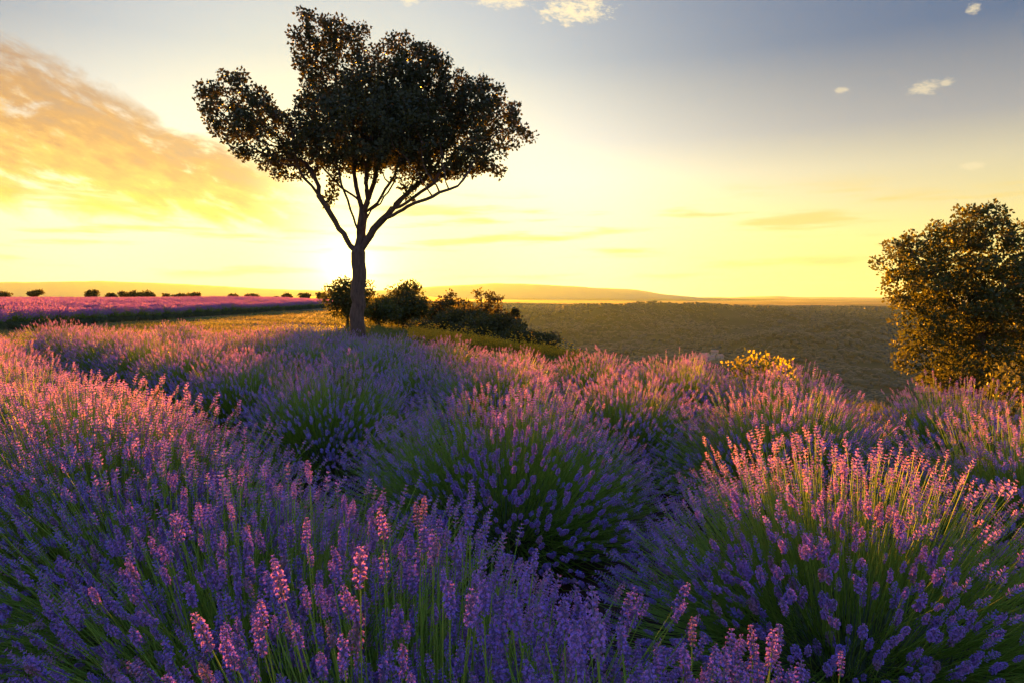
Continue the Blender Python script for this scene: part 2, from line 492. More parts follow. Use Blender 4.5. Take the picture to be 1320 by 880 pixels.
# ------------------------------------------------------------------ the far wood across the valley
def build_forest():
    n = 30000
    A = np.radians(rng.uniform(-14, 43, n)); R = np.sqrt(rng.uniform(500 ** 2, 3000 ** 2, n))
    R = np.where(rng.random(n) < 0.3, rng.uniform(500, 1800, n), R)
    x, y = R * np.sin(A), R * np.cos(A)
    xe = np.interp(y, EDGE_Y, EDGE_X)
    keep = (x - xe > 60) & (fbm(x / 120.0, y / 120.0, 3, 21) > -0.16)
    keep &= (R < 2500) | (fbm(x / 300.0, y / 300.0, 3, 6) < 0.03)
    x, y = x[keep], y[keep]; n = len(x)
    z = terrain(x, y)
    s = rng.uniform(3.5, 7.5, n) * (0.7 + 0.5 * rng.random(n))
    a = np.arange(5) * 2 * np.pi / 5                     # ragged dome: foot ring, shoulder ring, top
    v = np.vstack([np.c_[np.cos(a), np.sin(a), np.full(5, -.8)], np.c_[np.cos(a + .6) * .85, np.sin(a + .6) * .85, np.full(5, .45)], [[0, 0, 1.0]]])
    f = [(j, (j + 1) % 5, 5 + j) for j in range(5)] + [((j + 1) % 5, 5 + (j + 1) % 5, 5 + j) for j in range(5)] + [(5 + j, 5 + (j + 1) % 5, 10) for j in range(5)]
    tm = v[None] * (1 + rng.uniform(-0.28, 0.28, (n, 11, 1)))
    V = np.stack([x, y, z + s * 0.35], 1)[:, None] + tm * np.stack([s, s, s * 0.42], 1)[:, None]
    r = np.repeat(rng.random(n), 11)
    me = mesh('forest', V.reshape(-1, 3), [repeat(v, f, n)], {'rnd': r}, smooth=True)
    o = link('forest', me, leafy('forest_canopy', (0.026, 0.046, 0.018), (0.032, 0.054, 0.021), ((0.03, 0.05, 0.01), (0.04, 0.06, 0.015)), 0.08), kind='stuff')
    tag(o, 'dark wooded slopes across the valley', 'forest')


build_forest()

# ------------------------------------------------------------------ lavender


def spike_template(detail, seed):
    """flower head along +z, unit length 1, returns V, F(tri), tint"""
    r = np.random.default_rng(seed)
    if detail == 'low':                                  # three crossed blades and a few loose petals
        V, Fc, t = [], [], []
        for q in range(3):
            an = q * np.pi / 3 + r.uniform(-.2, .2); c, sn = math.cos(an) * .15, math.sin(an) * .15
            k = len(V)
            V += [(0, 0, -.05), (c, sn, .35), (0, 0, 1.0), (-c, -sn, .42)]; Fc += [(k, k + 1, k + 2), (k, k + 2, k + 3)]; t += [.1, .7, .3, .6]
        return np.array(V), np.array(Fc), np.array(t)
    if detail in ('mid', 'small'):                                  # slim core with whorls of single petals
        V = [(.03, 0, -.1), (-.02, .03, -.1), (-.02, -.03, -.1), (0, 0, 1.0)]; Fc = [(0, 1, 3), (1, 2, 3), (2, 0, 3)]; t = [0, 0, 0, .3]
        nw, nk = (7, 5) if detail == 'mid' else (5, 4)
        for w in range(nw):
            z = -.02 + .90 * w / (nw - 1); sz = ((.8, 1, 1.1, 1.1, 1, .85, .6) if nw == 7 else (1.0, 1.3, 1.35, 1.15, .8))[w]
            for j in range(nk):
                an = j * 2 * np.pi / nk + w * .63 + r.uniform(-.3, .3); up = r.uniform(.5, 1.0)
                d = np.array([math.cos(an), math.sin(an), up]); sd_ = np.array([-math.sin(an), math.cos(an), 0])
                L = .125 * sz * r.uniform(.75, 1.25); P = np.array([math.cos(an) * .015, math.sin(an) * .015, z + r.uniform(-.03, .03)])
                k = len(V); W = L * .42
                V += [tuple(P), tuple(P + d * L * .6 + sd_ * W), tuple(P + d * L), tuple(P + d * L * .6 - sd_ * W)]
                Fc += [(k, k + 1, k + 2), (k, k + 2, k + 3)]; m = r.uniform(.3, 1.0); t += [.1, m, m, m]
        return np.array(V), np.array(Fc), np.array(t)
    # high: whorls of calyxes with small open corollas
    V, Fc, t = [], [], []

    def add(v, f, tv):
        k = sum(len(q) for q in V); V.append(v); Fc.append(np.asarray(f) + k); t.append(tv)
    a = np.arange(4) * np.pi / 2
    core = np.vstack([np.c_[np.cos(a) * .035, np.sin(a) * .035, np.full(4, -.15)], np.c_[np.cos(a) * .02, np.sin(a) * .02, np.full(4, .97)]])
    add(core, [(i, (i + 1) % 4, 4 + (i + 1) % 4) for i in range(4)] + [(i, 4 + (i + 1) % 4, 4 + i) for i in range(4)], np.full(8, 0.0))
    nw = 8
    for w in range(nw):
        z = -0.10 if w == 0 else 0.06 + 0.88 * (w - 1) / (nw - 2)
        nf = 6 if w < nw - 2 else 5
        size = 1.0 if w else 0.7
        size *= 1.0 - 0.45 * max(0, w - nw + 3) / 2
        for j in range(nf):
            an = 2 * np.pi * (j / nf) + w * 0.55 + r.uniform(-.25, .25)
            tilt = r.uniform(0.75, 1.15) if w < nw - 1 else r.uniform(.25, .6)
            D = np.array([np.cos(an) * np.sin(tilt), np.sin(an) * np.sin(tilt), np.cos(tilt)])
            A = np.array([-np.sin(an), np.cos(an), 0]); B = np.cross(D, A)
            P = np.array([np.cos(an) * .03, np.sin(an) * .03, z + r.uniform(-.02, .02)])
            L = .135 * size * r.uniform(.8, 1.2); W = .034 * size
            mid = [P + D * L * .5 + (A * c + B * s) * W for c, s in ((1, 0), (0, 1), (-1, 0), (0, -1))]
            end = [P + D * L + (A * c + B * s) * W * .8 for c, s in ((1, 0), (0, 1), (-1, 0), (0, -1))]
            f = [(0, 1 + (i + 1) % 4, 1 + i) for i in range(4)]
            for i in range(4):
                i2 = (i + 1) % 4
                f += [(1 + i, 1 + i2, 5 + i2), (1 + i, 5 + i2, 5 + i)]
            add(np.array([P] + mid + end), f, np.array([0.1] + [.15] * 4 + [.4] * 4))
            if r.random() < 0.62:                       # open corolla: lip petals
                C = P + D * L * 0.95
                for q in range(4):
                    b = q * np.pi / 2 + r.uniform(-.3, .3)
                    dirp = (A * np.cos(b) + B * np.sin(b)) * .85 + D * .45
                    side = np.cross(dirp, D); side /= np.linalg.norm(side)
                    l = .075 * size * r.uniform(.8, 1.3)
                    add(np.array([C, C + dirp * l * .6 + side * l * .42, C + dirp * l, C + dirp * l * .6 - side * l * .42]),
                        [(0, 1, 2), (0, 2, 3)], np.array([.7, 1, 1, 1]) * r.uniform(.8, 1.0))
    return np.vstack(V), np.vstack(Fc), np.concatenate(t)


class Bush:
    """positions of every flower stalk of one bush, in bush space"""
    def __init__(self, seed, R, H, n, maxdeg=76):
        r = np.random.default_rng(seed)
        ct = r.uniform(math.cos(math.radians(maxdeg)), 1, n); th = np.arccos(ct); ph = r.uniform(0, 2 * np.pi, n)
        lump = 1 + 0.09 * np.sin(3 * ph + r.uniform(0, 6)) * np.sin(th) + 0.06 * np.sin(5 * ph + r.uniform(0, 6))
        depth = np.where(r.random(n) < 0.75, r.uniform(0.90, 1.06, n), r.uniform(0.66, 0.92, n)) * lump
        st, cs = np.sin(th), np.cos(th)
        out = np.stack([np.cos(ph) * st, np.sin(ph) * st, cs], 1)
        Rr = R * depth; Hh = H * depth
        tip = np.stack([out[:, 0] * Rr, out[:, 1] * Rr, np.maximum(out[:, 2] * Hh, 0.10)], 1)
        tip += r.normal(0, 0.02, tip.shape)
        root = np.stack([np.cos(ph), np.sin(ph), ph * 0], 1) * (R * 0.42 * np.sqrt(r.random(n)) * (0.3 + 0.7 * st))[:, None]
        root[:, 2] = 0.16 + r.uniform(0, .10, n)
        chord = tip - root; L = np.linalg.norm(chord, axis=1, keepdims=True)
        d0 = chord / L
        d1 = d0 + np.array([0, 0, 1]) * r.uniform(0.0, 0.42, (n, 1)) * (0.4 + st[:, None]) + r.normal(0, 0.09, (n, 3))
        d1 /= np.linalg.norm(d1, axis=1, keepdims=True)
        self.mid = tip - d1 * L * 0.45 + r.normal(0, 0.006, (n, 3))
        self.root, self.tip, self.dir = root, tip, d1
        self.len = r.uniform(0.032, 0.060, n); self.wid = self.len * r.uniform(1.0, 1.35, n)
        self.rnd = r.random(n); self.spin = r.uniform(0, 6.28, n); self.n = n; self.R, self.H = R, H

    def flowers(self, detail, sel=None, k=4):
        idx = np.arange(self.n) if sel is None else sel
        Vs, Fs, ts, rs, o = [], [], [], [], 0
        for q in range(k):
            ii = idx[q::k]
            if len(ii) == 0: continue
            V, Fc, t = spike_template(detail, 100 + q)
            S = np.stack([self.wid[ii], self.wid[ii], self.len[ii]], 1)
            W = place(V, self.tip[ii] - self.dir[ii] * (self.len[ii] * .5)[:, None], self.dir[ii], S, self.spin[ii])
            Vs.append(W); Fs.append(repeat(V, Fc, len(ii)) + o); o += len(W)
            ts.append(np.tile(t, len(ii))); rs.append(np.repeat(self.rnd[ii], len(V)))
        return mesh('flower_cover', np.vstack(Vs), [np.vstack(Fs)], {'tint': np.concatenate(ts), 'rnd': np.concatenate(rs)})

    def stems(self, step=1, w=0.0015, sides=3, shoots=1.0):
        ii = np.arange(0, self.n, step); n = len(ii)
        ts = np.array([0, .55, 1.0]); ring = []
        P0, P1, P2 = self.root[ii], self.mid[ii], self.tip[ii]
        A, B, _ = frames(P2 - P0)
        for t in ts:
            c = P0 * (1 - t) ** 2 + P1 * 2 * t * (1 - t) + P2 * t * t
            for s in range(sides):
                a = s * 2 * np.pi / sides
                ring.append(c + (A * np.cos(a) + B * np.sin(a)) * w * (1.25 - .35 * t))
        V = np.stack(ring, 1)
        # flowerless green shoots, shorter than the stalks
        r = np.random.default_rng(self.n); jj = r.permutation(self.n)[:int(self.n * shoots)]
        k = r.uniform(.55, .93, len(jj))[:, None]; off = r.normal(0, .03, (len(jj), 3))
        S0, S2 = self.root[jj], self.root[jj] + (self.tip[jj] - self.root[jj]) * k + off
        S1 = (S0 + self.mid[jj]) * .5 + off * .5; A, B, _ = frames(S2 - S0); ring2 = []
        for t in ts:
            c = S0 * (1 - t) ** 2 + S1 * 2 * t * (1 - t) + S2 * t * t
            for q in range(sides):
                a = q * 2 * np.pi / sides
                ring2.append(c + (A * np.cos(a) + B * np.sin(a)) * w * 1.5 * (1.15 - t))
        V = np.concatenate([V, np.stack(ring2, 1)]); n = len(V)
        rn = np.concatenate([self.rnd[ii], r.random(len(jj))])
        f = []
        for q in range(len(ts) - 1):
            for s in range(sides):
                a, b = q * sides + s, q * sides + (s + 1) % sides
                f.append((a, b, b + sides, a + sides))
        return mesh('stem_cover', V.reshape(-1, 3), [repeat(V[0], f, n)], {'rnd': np.repeat(rn, len(ring))})

    def foliage(self, n=1300, size=0.05, seed=1):
        r = np.random.default_rng(seed)
        ph = r.uniform(0, 2 * np.pi, n); th = np.arccos(r.uniform(0.0, 1, n)); k = r.uniform(.55, 1.0, n) ** 0.6
        D = np.stack([np.cos(ph) * np.sin(th), np.sin(ph) * np.sin(th), np.cos(th)], 1)
        P = D * np.stack([self.R * .60 * k, self.R * .60 * k, self.H * .50 * k], 1); P[:, 2] += 0.015
        dd = D + np.array([0, 0, .7]) + r.normal(0, .35, (n, 3))
        tm = np.array([(-.10, 0, 0), (.10, 0, 0), (.08, .03, .6), (0, .05, 1.0), (-.08, .03, .6)])
        V = place(tm, P, dd, r.uniform(.7, 1.4, n) * size, r.uniform(0, 6.28, n))
        # woody heart of the plant
        a = np.arange(10) * 2 * np.pi / 10; hv = []
        for z, w in ((-.05, .34), (.12, .50), (.30, .40), (.42, .2)):
            hv.append(np.c_[np.cos(a) * w * self.R * r.uniform(.85, 1.1, 10), np.sin(a) * w * self.R * r.uniform(.85, 1.1, 10), np.full(10, z * self.H / .9)])
        hv.append(np.array([[0, 0, .46 * self.H / .9]])); hv = np.vstack(hv)
        hf = [(q * 10 + j, q * 10 + (j + 1) % 10, q * 10 + 10 + (j + 1) % 10, q * 10 + 10 + j) for q in range(3) for j in range(10)]
        ht = [(30 + j, 30 + (j + 1) % 10, 40) for j in range(10)]
        o = len(V)
        F5 = repeat(tm, [(0, 1, 2, 3)], n); F3 = repeat(tm, [(0, 3, 4)], n)
        return mesh('foliage', np.vstack([V, hv]), [F5, np.array(hf) + o, F3, np.array(ht) + o],
                    {'rnd': np.concatenate([np.repeat(r.random(n), 5), np.zeros(len(hv))])})


SPIKES = []
for q in range(8):
    V, Fc, t = spike_template('high', 300 + q)
    SPIKES.append(mesh('flower_spike', V, [Fc], {'tint': t, 'rnd': np.full(len(V), q / 8.0)}))
    SPIKES[-1].materials.append(M_FLOWER)

MID = []
for q in range(5):
    b = Bush(40 + q, 0.80, 0.86, 1900)
    MID.append((b, b.flowers('small'), b.stems(1, 0.0016), b.foliage(1100, .06, q)))
LOW = []
for q in range(3):
    b = Bush(60 + q, 0.84, 0.90, 460, 52)
    b.len *= 1.9; b.wid *= 2.2
    LOW.append((b, b.flowers('low'), b.stems(2, 0.003), b.foliage(700, .11, q + 30)))


def put_bush(var, x, y, rz, sc, label, group, dz=0.0):
    if 11.2 < y < 13.5: label = label.split(',')[0].replace('continuous ', '') + ', where the straw-coloured track begins'
    t = thing('lavender_bush', label, 'lavender', (x, y, float(terrain(x, y)) + dz), rz, (sc[0], sc[0], sc[1]), group)
    link('flower_cover', var[1], M_FLOWER, t, kind='stuff')
    link('stem_cover', var[2], M_STEM, t, kind='stuff')
    link('foliage', var[3], M_LEAF, t, kind='stuff')
    return t


def near_bush(seed, x, y, sc, label, group, n=1500, R=.84, H=.82, detail='mid'):
    """a bush close to the camera: the 300 stalks that show largest carry a flower head of their own"""
    b = Bush(seed, R * sc, H * sc, n)
    z = float(terrain(x, y))
    t = thing('lavender_bush', label, 'lavender', (x, y, z), 0, None, group)
    W = b.tip + np.array([x, y, z])
    c, s = math.cos(PITCH), math.sin(PITCH)
    dy, dz = W[:, 1], W[:, 2] - CAM_H
    depth = dy * c - dz * s; up = dz * c + dy * s
    inside = (depth > 0.25) & (np.abs(W[:, 0] / np.maximum(depth, .01)) < 0.80) & (np.abs(up / np.maximum(depth, .01)) < 0.54)
    dist = np.linalg.norm(W - np.array([0, 0, CAM_H]), axis=1)
    order = np.argsort(np.where(inside, dist, 50 + dist))
    sel = order[:300] if inside.sum() > 20 else order[:0]
    sel = sel[inside[sel]]
    # nothing may poke into the lens
    rest = np.setdiff1d(np.arange(n), sel)
    rest = rest[dist[rest] > 0.42]; sel = sel[dist[sel] > 0.42]
    A, B, D = frames(b.dir)
    for i in sel:
        ln = b.len[i] * 1.05; w = ln * 1.0
        o = link('flower_spike', SPIKES[(i * 5 + seed) % 8], None, t)
        ca, sa = math.cos(b.spin[i]), math.sin(b.spin[i])
        a = A[i] * ca + B[i] * sa; bb = -A[i] * sa + B[i] * ca
        p = b.tip[i] - b.dir[i] * ln * .5
        from mathutils import Matrix
        o.matrix_local = Matrix(((a[0] * w, bb[0] * w, D[i][0] * ln, p[0]), (a[1] * w, bb[1] * w, D[i][1] * ln, p[1]),
                                 (a[2] * w, bb[2] * w, D[i][2] * ln, p[2]), (0, 0, 0, 1)))
    link('flower_cover', b.flowers(detail, rest), M_FLOWER, t, kind='stuff')
    link('stem_cover', b.stems(1, 0.0014), M_STEM, t, kind='stuff')
    link('foliage', b.foliage(2600, .05, seed), M_LEAF, t, kind='stuff')
    return t


def row_point(p, t):
    return ROW_N * p + ROW_U * t


def build_field():
    r = np.random.default_rng(5)
    Y_END = 12.3
    L1 = ('dense lavender bush in the continuous row farthest from the lone tree', 'lavender row farthest from the tree')
    L2 = ('rounded lavender bush in the second row, dark soil gaps on both sides', 'second lavender row')
    L3 = ('lavender bush in the third row, between the bare furrow and the valley-edge row', 'third lavender row')
    L4 = ('lavender bush in the last row along the grassy valley edge', 'lavender row along the valley edge')
    # row 1, beside the camera: a continuous hedge
    k = 0
    for t in np.concatenate([np.arange(-.95, 3.2, 0.66), np.arange(3.3, 16.5, 0.82)]):
        p = 0.75 + r.uniform(-.05, .05); P = row_point(p, t + r.uniform(-.08, .08))
        if P[1] > Y_END or (P[1] < -0.5): continue
        if -0.6 < t < 3.2:
            near_bush(200 + k, P[0], P[1], r.uniform(.95, 1.02), *L1, detail='mid' if t < .9 else 'small')
        else:
            s = r.uniform(.95, 1.06); put_bush(MID[k % 5], P[0], P[1], r.uniform(0, 6.28), (s, s * r.uniform(.95, 1.03)), *L1)
        k += 1
    # row 2: separate domes
    for q, (t, s) in enumerate([(-2.35, 1.0), (-.75, 1.0), (.86, .98), (2.55, 1.02), (4.45, .98), (5.95, 1.0), (7.4, 1.0), (8.8, 1.02),
                                (10.2, 1.0), (11.5, 1.04), (12.8, 1.0), (14.1, 1.0), (15.4, 1.0)]):
        P = row_point(2.42 + r.uniform(-.06, .06), t)
        if P[1] > Y_END - .3: continue
        if q in (2, 3):
            lab = ('broad dome of lavender standing clear of its neighbours, directly between two dark furrows' if q == 3 else
                   'large spreading lavender bush whose stalks lean over the dark furrow')
            near_bush(230 + q, P[0], P[1], s, lab, L2[1], n=2300, R=.93, H=.85, detail='small')
        else:
            put_bush(MID[(q * 2 + 1) % 5], P[0], P[1], r.uniform(0, 6.28), (s, s * r.uniform(.94, 1.02)), *L2)
    for p0, L, step in ((4.02, L3, 1.22), (5.62, L4, 1.15)):
        for k, t in enumerate(np.arange(-5.5, 16, step)):
            P = row_point(p0 + r.uniform(-.08, .08), t + r.uniform(-.1, .1))
            if P[1] > Y_END + .3 or P[1] < .3 or P[0] > 7: continue
            s = r.uniform(.93, 1.06)
            low = (0.94 if L is L3 else np.interp(P[0], [-5, -2.5, .5, 2.5], [.95, .82, .85, .98]))
            put_bush(MID[(k * 3 + 2) % 5], P[0], P[1], r.uniform(0, 6.28), (s, s * r.uniform(.95, 1.03) * low), *L)


build_field()


def scatter(name, src, P, rot, sc, label, cat, mat):
    """one uncountable mass: copies of a mesh on points"""
    me = mesh(name, P, [], {'turn': rot, 'size': sc}) if False else bpy.data.meshes.new(name)
    me.vertices.add(len(P)); me.vertices.foreach_set('co', np.asarray(P, np.float32).ravel())
    for k, v in (('turn', rot), ('size', sc)):
        a = me.attributes.new(k, 'FLOAT', 'POINT'); a.data.foreach_set('value', np.asarray(v, np.float32))
    o = bpy.data.objects.new(name, me); COL.objects.link(o); o['kind'] = 'stuff'; tag(o, label, cat)
    ng = bpy.data.node_groups.new(name, 'GeometryNodeTree')
    ng.interface.new_socket('Geometry', in_out='INPUT', socket_type='NodeSocketGeometry')
    ng.interface.new_socket('Geometry', in_out='OUTPUT', socket_type='NodeSocketGeometry')
    N, Lk = ng.nodes, ng.links
    gi, go = N.new('NodeGroupInput'), N.new('NodeGroupOutput')
    ip = N.new('GeometryNodeInstanceOnPoints'); jn = N.new('GeometryNodeJoinGeometry')
    for s in src:
        oi = N.new('GeometryNodeObjectInfo'); oi.inputs['Object'].default_value = s; oi.inputs['As Instance'].default_value = False
        oi.transform_space = 'ORIGINAL'; Lk.new(oi.outputs['Geometry'], jn.inputs[0])
    at_, as_ = N.new('GeometryNodeInputNamedAttribute'), N.new('GeometryNodeInputNamedAttribute')
    at_.data_type = as_.data_type = 'FLOAT'; at_.inputs[0].default_value = 'turn'; as_.inputs[0].default_value = 'size'
    cx = N.new('ShaderNodeCombineXYZ'); Lk.new(at_.outputs[0], cx.inputs[2])
    Lk.new(gi.outputs[0], ip.inputs['Points']); Lk.new(jn.outputs[0], ip.inputs['Instance'])
    er = N.new('FunctionNodeEulerToRotation'); Lk.new(cx.outputs[0], er.inputs[0]); Lk.new(er.outputs[0], ip.inputs['Rotation'])
    Lk.new(as_.outputs[0], ip.inputs['Scale']); Lk.new(ip.outputs[0], go.inputs[0])
    md = o.modifiers.new('scatter', 'NODES'); md.node_group = ng
    return o


def build_far_field():
    r = np.random.default_rng(11)
    lab = ('dark lavender bush in the first row across the straw-coloured track', 'first lavender row across the track')
    lab2 = ('sunlit lavender bush in the field across the track, behind its first row', 'lavender field across the track')
    pts = []; n_ind = 0; srcs = None
    for row in range(46):
        x0 = -21.2 - 2.0 * row
        for k in range(90):
            y = 20 + 1.55 * k + r.uniform(-.12, .12)
            x = x0 - 0.045 * (y - 27) + r.uniform(-.12, .12)
            if y > 150 or x / y < -0.80: continue
            z = float(terrain(x, y))
            if (row == 0 and y < 105) or (row < 5 and y < 75 and n_ind < 150):
                v = LOW[(k + row) % 3]; s = r.uniform(.95, 1.12)
                t = put_bush(v, x, y, r.uniform(0, 6.28), (s, s * r.uniform(.80, 1.04)), *(lab if row == 0 else lab2)); n_ind += 1
                if srcs is None: srcs = list(t.children)
            else:
                pts.append((x, y, z))
    P = np.array(pts)
    scatter('lavender_field', srcs, P, r.uniform(0, 6.28, len(P)), r.uniform(.95, 1.12, len(P)),
            'rows of sunlit lavender filling the field up to the skyline', 'lavender field', None)


build_far_field()

# ------------------------------------------------------------------ trees


def tubes(P, parent, rad, sides_big=9):
    """branch mesh of a node tree; rings shared along each chain"""
    n = len(P); D = np.zeros((n, 3))
    D[1:] = P[1:] - P[parent[1:]]
    ch = {}
    for i in range(1, n): ch.setdefault(parent[i], []).append(i)
    D[0] = D[ch[0][0]] if 0 in ch else (0, 0, 1)
    Vs, Fs, k = [], [], 0
    nd = D / np.maximum(np.linalg.norm(D, axis=1, keepdims=True), 1e-9)
    big = {}
    for i in range(1, n):
        p = parent[i]
        main = max(ch[p], key=lambda q: rad[q])
        d0 = nd[p] if main == i else nd[i]
        r0 = min(rad[p], rad[i] * 1.25) if main != i else rad[p]
        sd_ = sides_big if rad[i] > 0.06 else (5 if rad[i] > 0.02 else 3)
        a = np.arange(sd_) * 2 * np.pi / sd_
        A0, B0, _ = frames(np.array([d0])); A1, B1, _ = frames(np.array([nd[i]]))
        if np.dot(A0[0], A1[0]) < 0: A1, B1 = -A1, -B1
        c, s = np.cos(a)[:, None], np.sin(a)[:, None]
        Vs.append(P[p] + (A0 * c + B0 * s) * r0); Vs.append(P[i] + (A1 * c + B1 * s) * rad[i])
        j = np.arange(sd_); j2 = (j + 1) % sd_
        Fs.append(np.stack([k + j, k + j2, k + sd_ + j2, k + sd_ + j], 1)); k += 2 * sd_
    return np.vstack(Vs), np.vstack(Fs)


def colonize(chains, att, step, reach, kill, iters, seed):
    """space colonisation from given limb chains towards attraction points"""
    r = np.random.default_rng(seed)
    P, par = [], []

    def key(pt): return tuple(np.round(pt, 3))
    seen = {}
    for chn in chains:
        prev = None
        pts = [np.asarray(chn[0], float)]
        for a, b in zip(chn[:-1], chn[1:]):
            a, b = np.asarray(a, float), np.asarray(b, float)
            m = max(1, int(np.linalg.norm(b - a) / step))
            for q in range(1, m + 1):
                pts.append(a + (b - a) * q / m)
        for j, pt in enumerate(pts):
            kk = key(pt)
            if kk in seen: prev = seen[kk]; continue
            if prev is None and P:
                prev = int(np.argmin([np.linalg.norm(q - pt) for q in P]))
            w = pt + (r.normal(0, step * .07, 3) if 0 < j < len(pts) - 1 else 0)
            P.append(w); par.append(-1 if prev is None else prev); seen[kk] = len(P) - 1; prev = len(P) - 1
    P = np.array(P); par = list(par)
    att = np.array(att)
    for _ in range(iters):
        if len(att) == 0: break
        d = np.linalg.norm(att[:, None] - P[None], axis=2)
        nr = d.argmin(1); dm = d[np.arange(len(att)), nr]
        near = dm < reach
        new, npar = [], []
        for i in np.unique(nr[near]):
            v = att[near & (nr == i)] - P[i]
            v = v / np.linalg.norm(v, axis=1, keepdims=True)
            g = v.mean(0) + r.normal(0, .16, 3) + np.array([0, 0, .05])
            l = np.linalg.norm(g)
            if l < 1e-3: continue
            q = P[i] + g / l * step
            new.append(q); npar.append(i)
        if not new: break
        P = np.vstack([P, new]); par += npar
        d2 = np.min(np.linalg.norm(att[:, None] - np.array(new)[None], axis=2), axis=1)
        att = att[np.minimum(d2, dm) > kill]
    return P, np.array(par)


def radii(P, par, tip, expo, base):
    n = len(P); acc = np.zeros(n)
    kids = np.zeros(n, int)
    for i in range(n):
        if par[i] >= 0: kids[par[i]] += 1
    for i in range(n - 1, -1, -1):
        if kids[i] == 0: acc[i] = tip ** expo
        if par[i] >= 0: acc[par[i]] += acc[i]
    rad = acc ** (1 / expo)
    f = base / rad[0]
    return np.maximum(tip, rad * np.clip(0.6 + 0.4 * (rad / rad[0]), 0, 1) * f) if f > 1 else np.maximum(tip, rad * f), kids


LEAF_T = np.array([(0, 0, 0), (.34, .06, .5), (0, .02, 1.0), (-.34, .06, .5)])
LEAF_F = np.array([(0, 1, 2, 3)])


def leaves(P, n_per, spread, size, r, droop=0.0):
    n = len(P) * n_per
    C = np.repeat(P, n_per, 0)
    u = r.normal(0, 1, (n, 3)); u /= np.linalg.norm(u, axis=1, keepdims=True)
    Q = C + u * (spread * r.random(n) ** 0.5)[:, None] * np.array([1, 1, .75])
    D = u * .6 + r.normal(0, .7, (n, 3)) + np.array([0, 0, .25 - droop])
    S = size * r.uniform(.65, 1.3, n)
    V = place(LEAF_T, Q, D, S, r.uniform(0, 6.28, n))
    rn = np.repeat(np.clip(np.repeat(r.random(len(P)), n_per) * .5 + r.random(n) * .5, 0, 1), 4)
    return V, repeat(LEAF_T, LEAF_F, n), rn


def grow_tree(name, label, cat, base, chains, lobes, n_att, mat, step=.25, reach=2.2, kill=.4, iters=70, tip=.007, expo=2.3,
              trunk_r=.3, n_per=22, spread=.34, leaf=.10, seed=1, group=None, gap=-.08, thin=.03, gapscale=1.2, droop=0.0):
    """chains and lobes are in world metres; lobes: (centre, radii)"""
    r = np.random.default_rng(seed)
    base = np.asarray(base, float)
    vol = np.array([np.prod(l[1]) for l in lobes]) ** .8; cnt = np.round(vol / vol.sum() * n_att).astype(int)
    att = []
    for (c, rr), m in zip(lobes, cnt):
        u = r.normal(0, 1, (m, 3)); u /= np.linalg.norm(u, axis=1, keepdims=True)
        att.append(np.asarray(c) + u * np.asarray(rr) * (r.random(m) ** .42)[:, None])
    att = np.vstack(att) - base
    q = fbm(att[:, 0] * gapscale + att[:, 1] * .8 * gapscale, att[:, 2] * gapscale + att[:, 1] * .6 * gapscale, 3, seed)
    att = att[q > gap]
    P, par = colonize([[np.asarray(p) - base for p in c] for c in chains], att, step, reach, kill, iters, seed)
    rad, kids = radii(P, par, tip, expo, trunk_r)
    # flare at the foot
    hgt = P[:, 2]; rad = rad * (1 + .22 * np.exp(-np.maximum(hgt, 0) / (trunk_r * 1.2)) * (rad > trunk_r * .6))
    t = thing(name, label, cat, base, 0, None, group)
    V, Fq = tubes(P, par, rad)
    link('trunk', mesh('trunk', V, [Fq], smooth=True), M_BARK, t)
    ends = P[(rad < thin) & (np.arange(len(P)) > 3)]
    if len(ends) == 0: ends = P[kids == 0]
    LV, LF, rn = leaves(ends, n_per, spread, leaf, r, droop)
    link('crown', mesh('crown', LV, [LF], {'rnd': rn}), mat, t)
    return t


def px_lobes(Y, items):
    out = []
    for cx, cyy, rx, ry, dy, ky in items:
        s = Y / F
        out.append((at(cx, cyy, Y + dy), (rx * s, max(rx, ry) * s * ky, ry * s)))
    return out


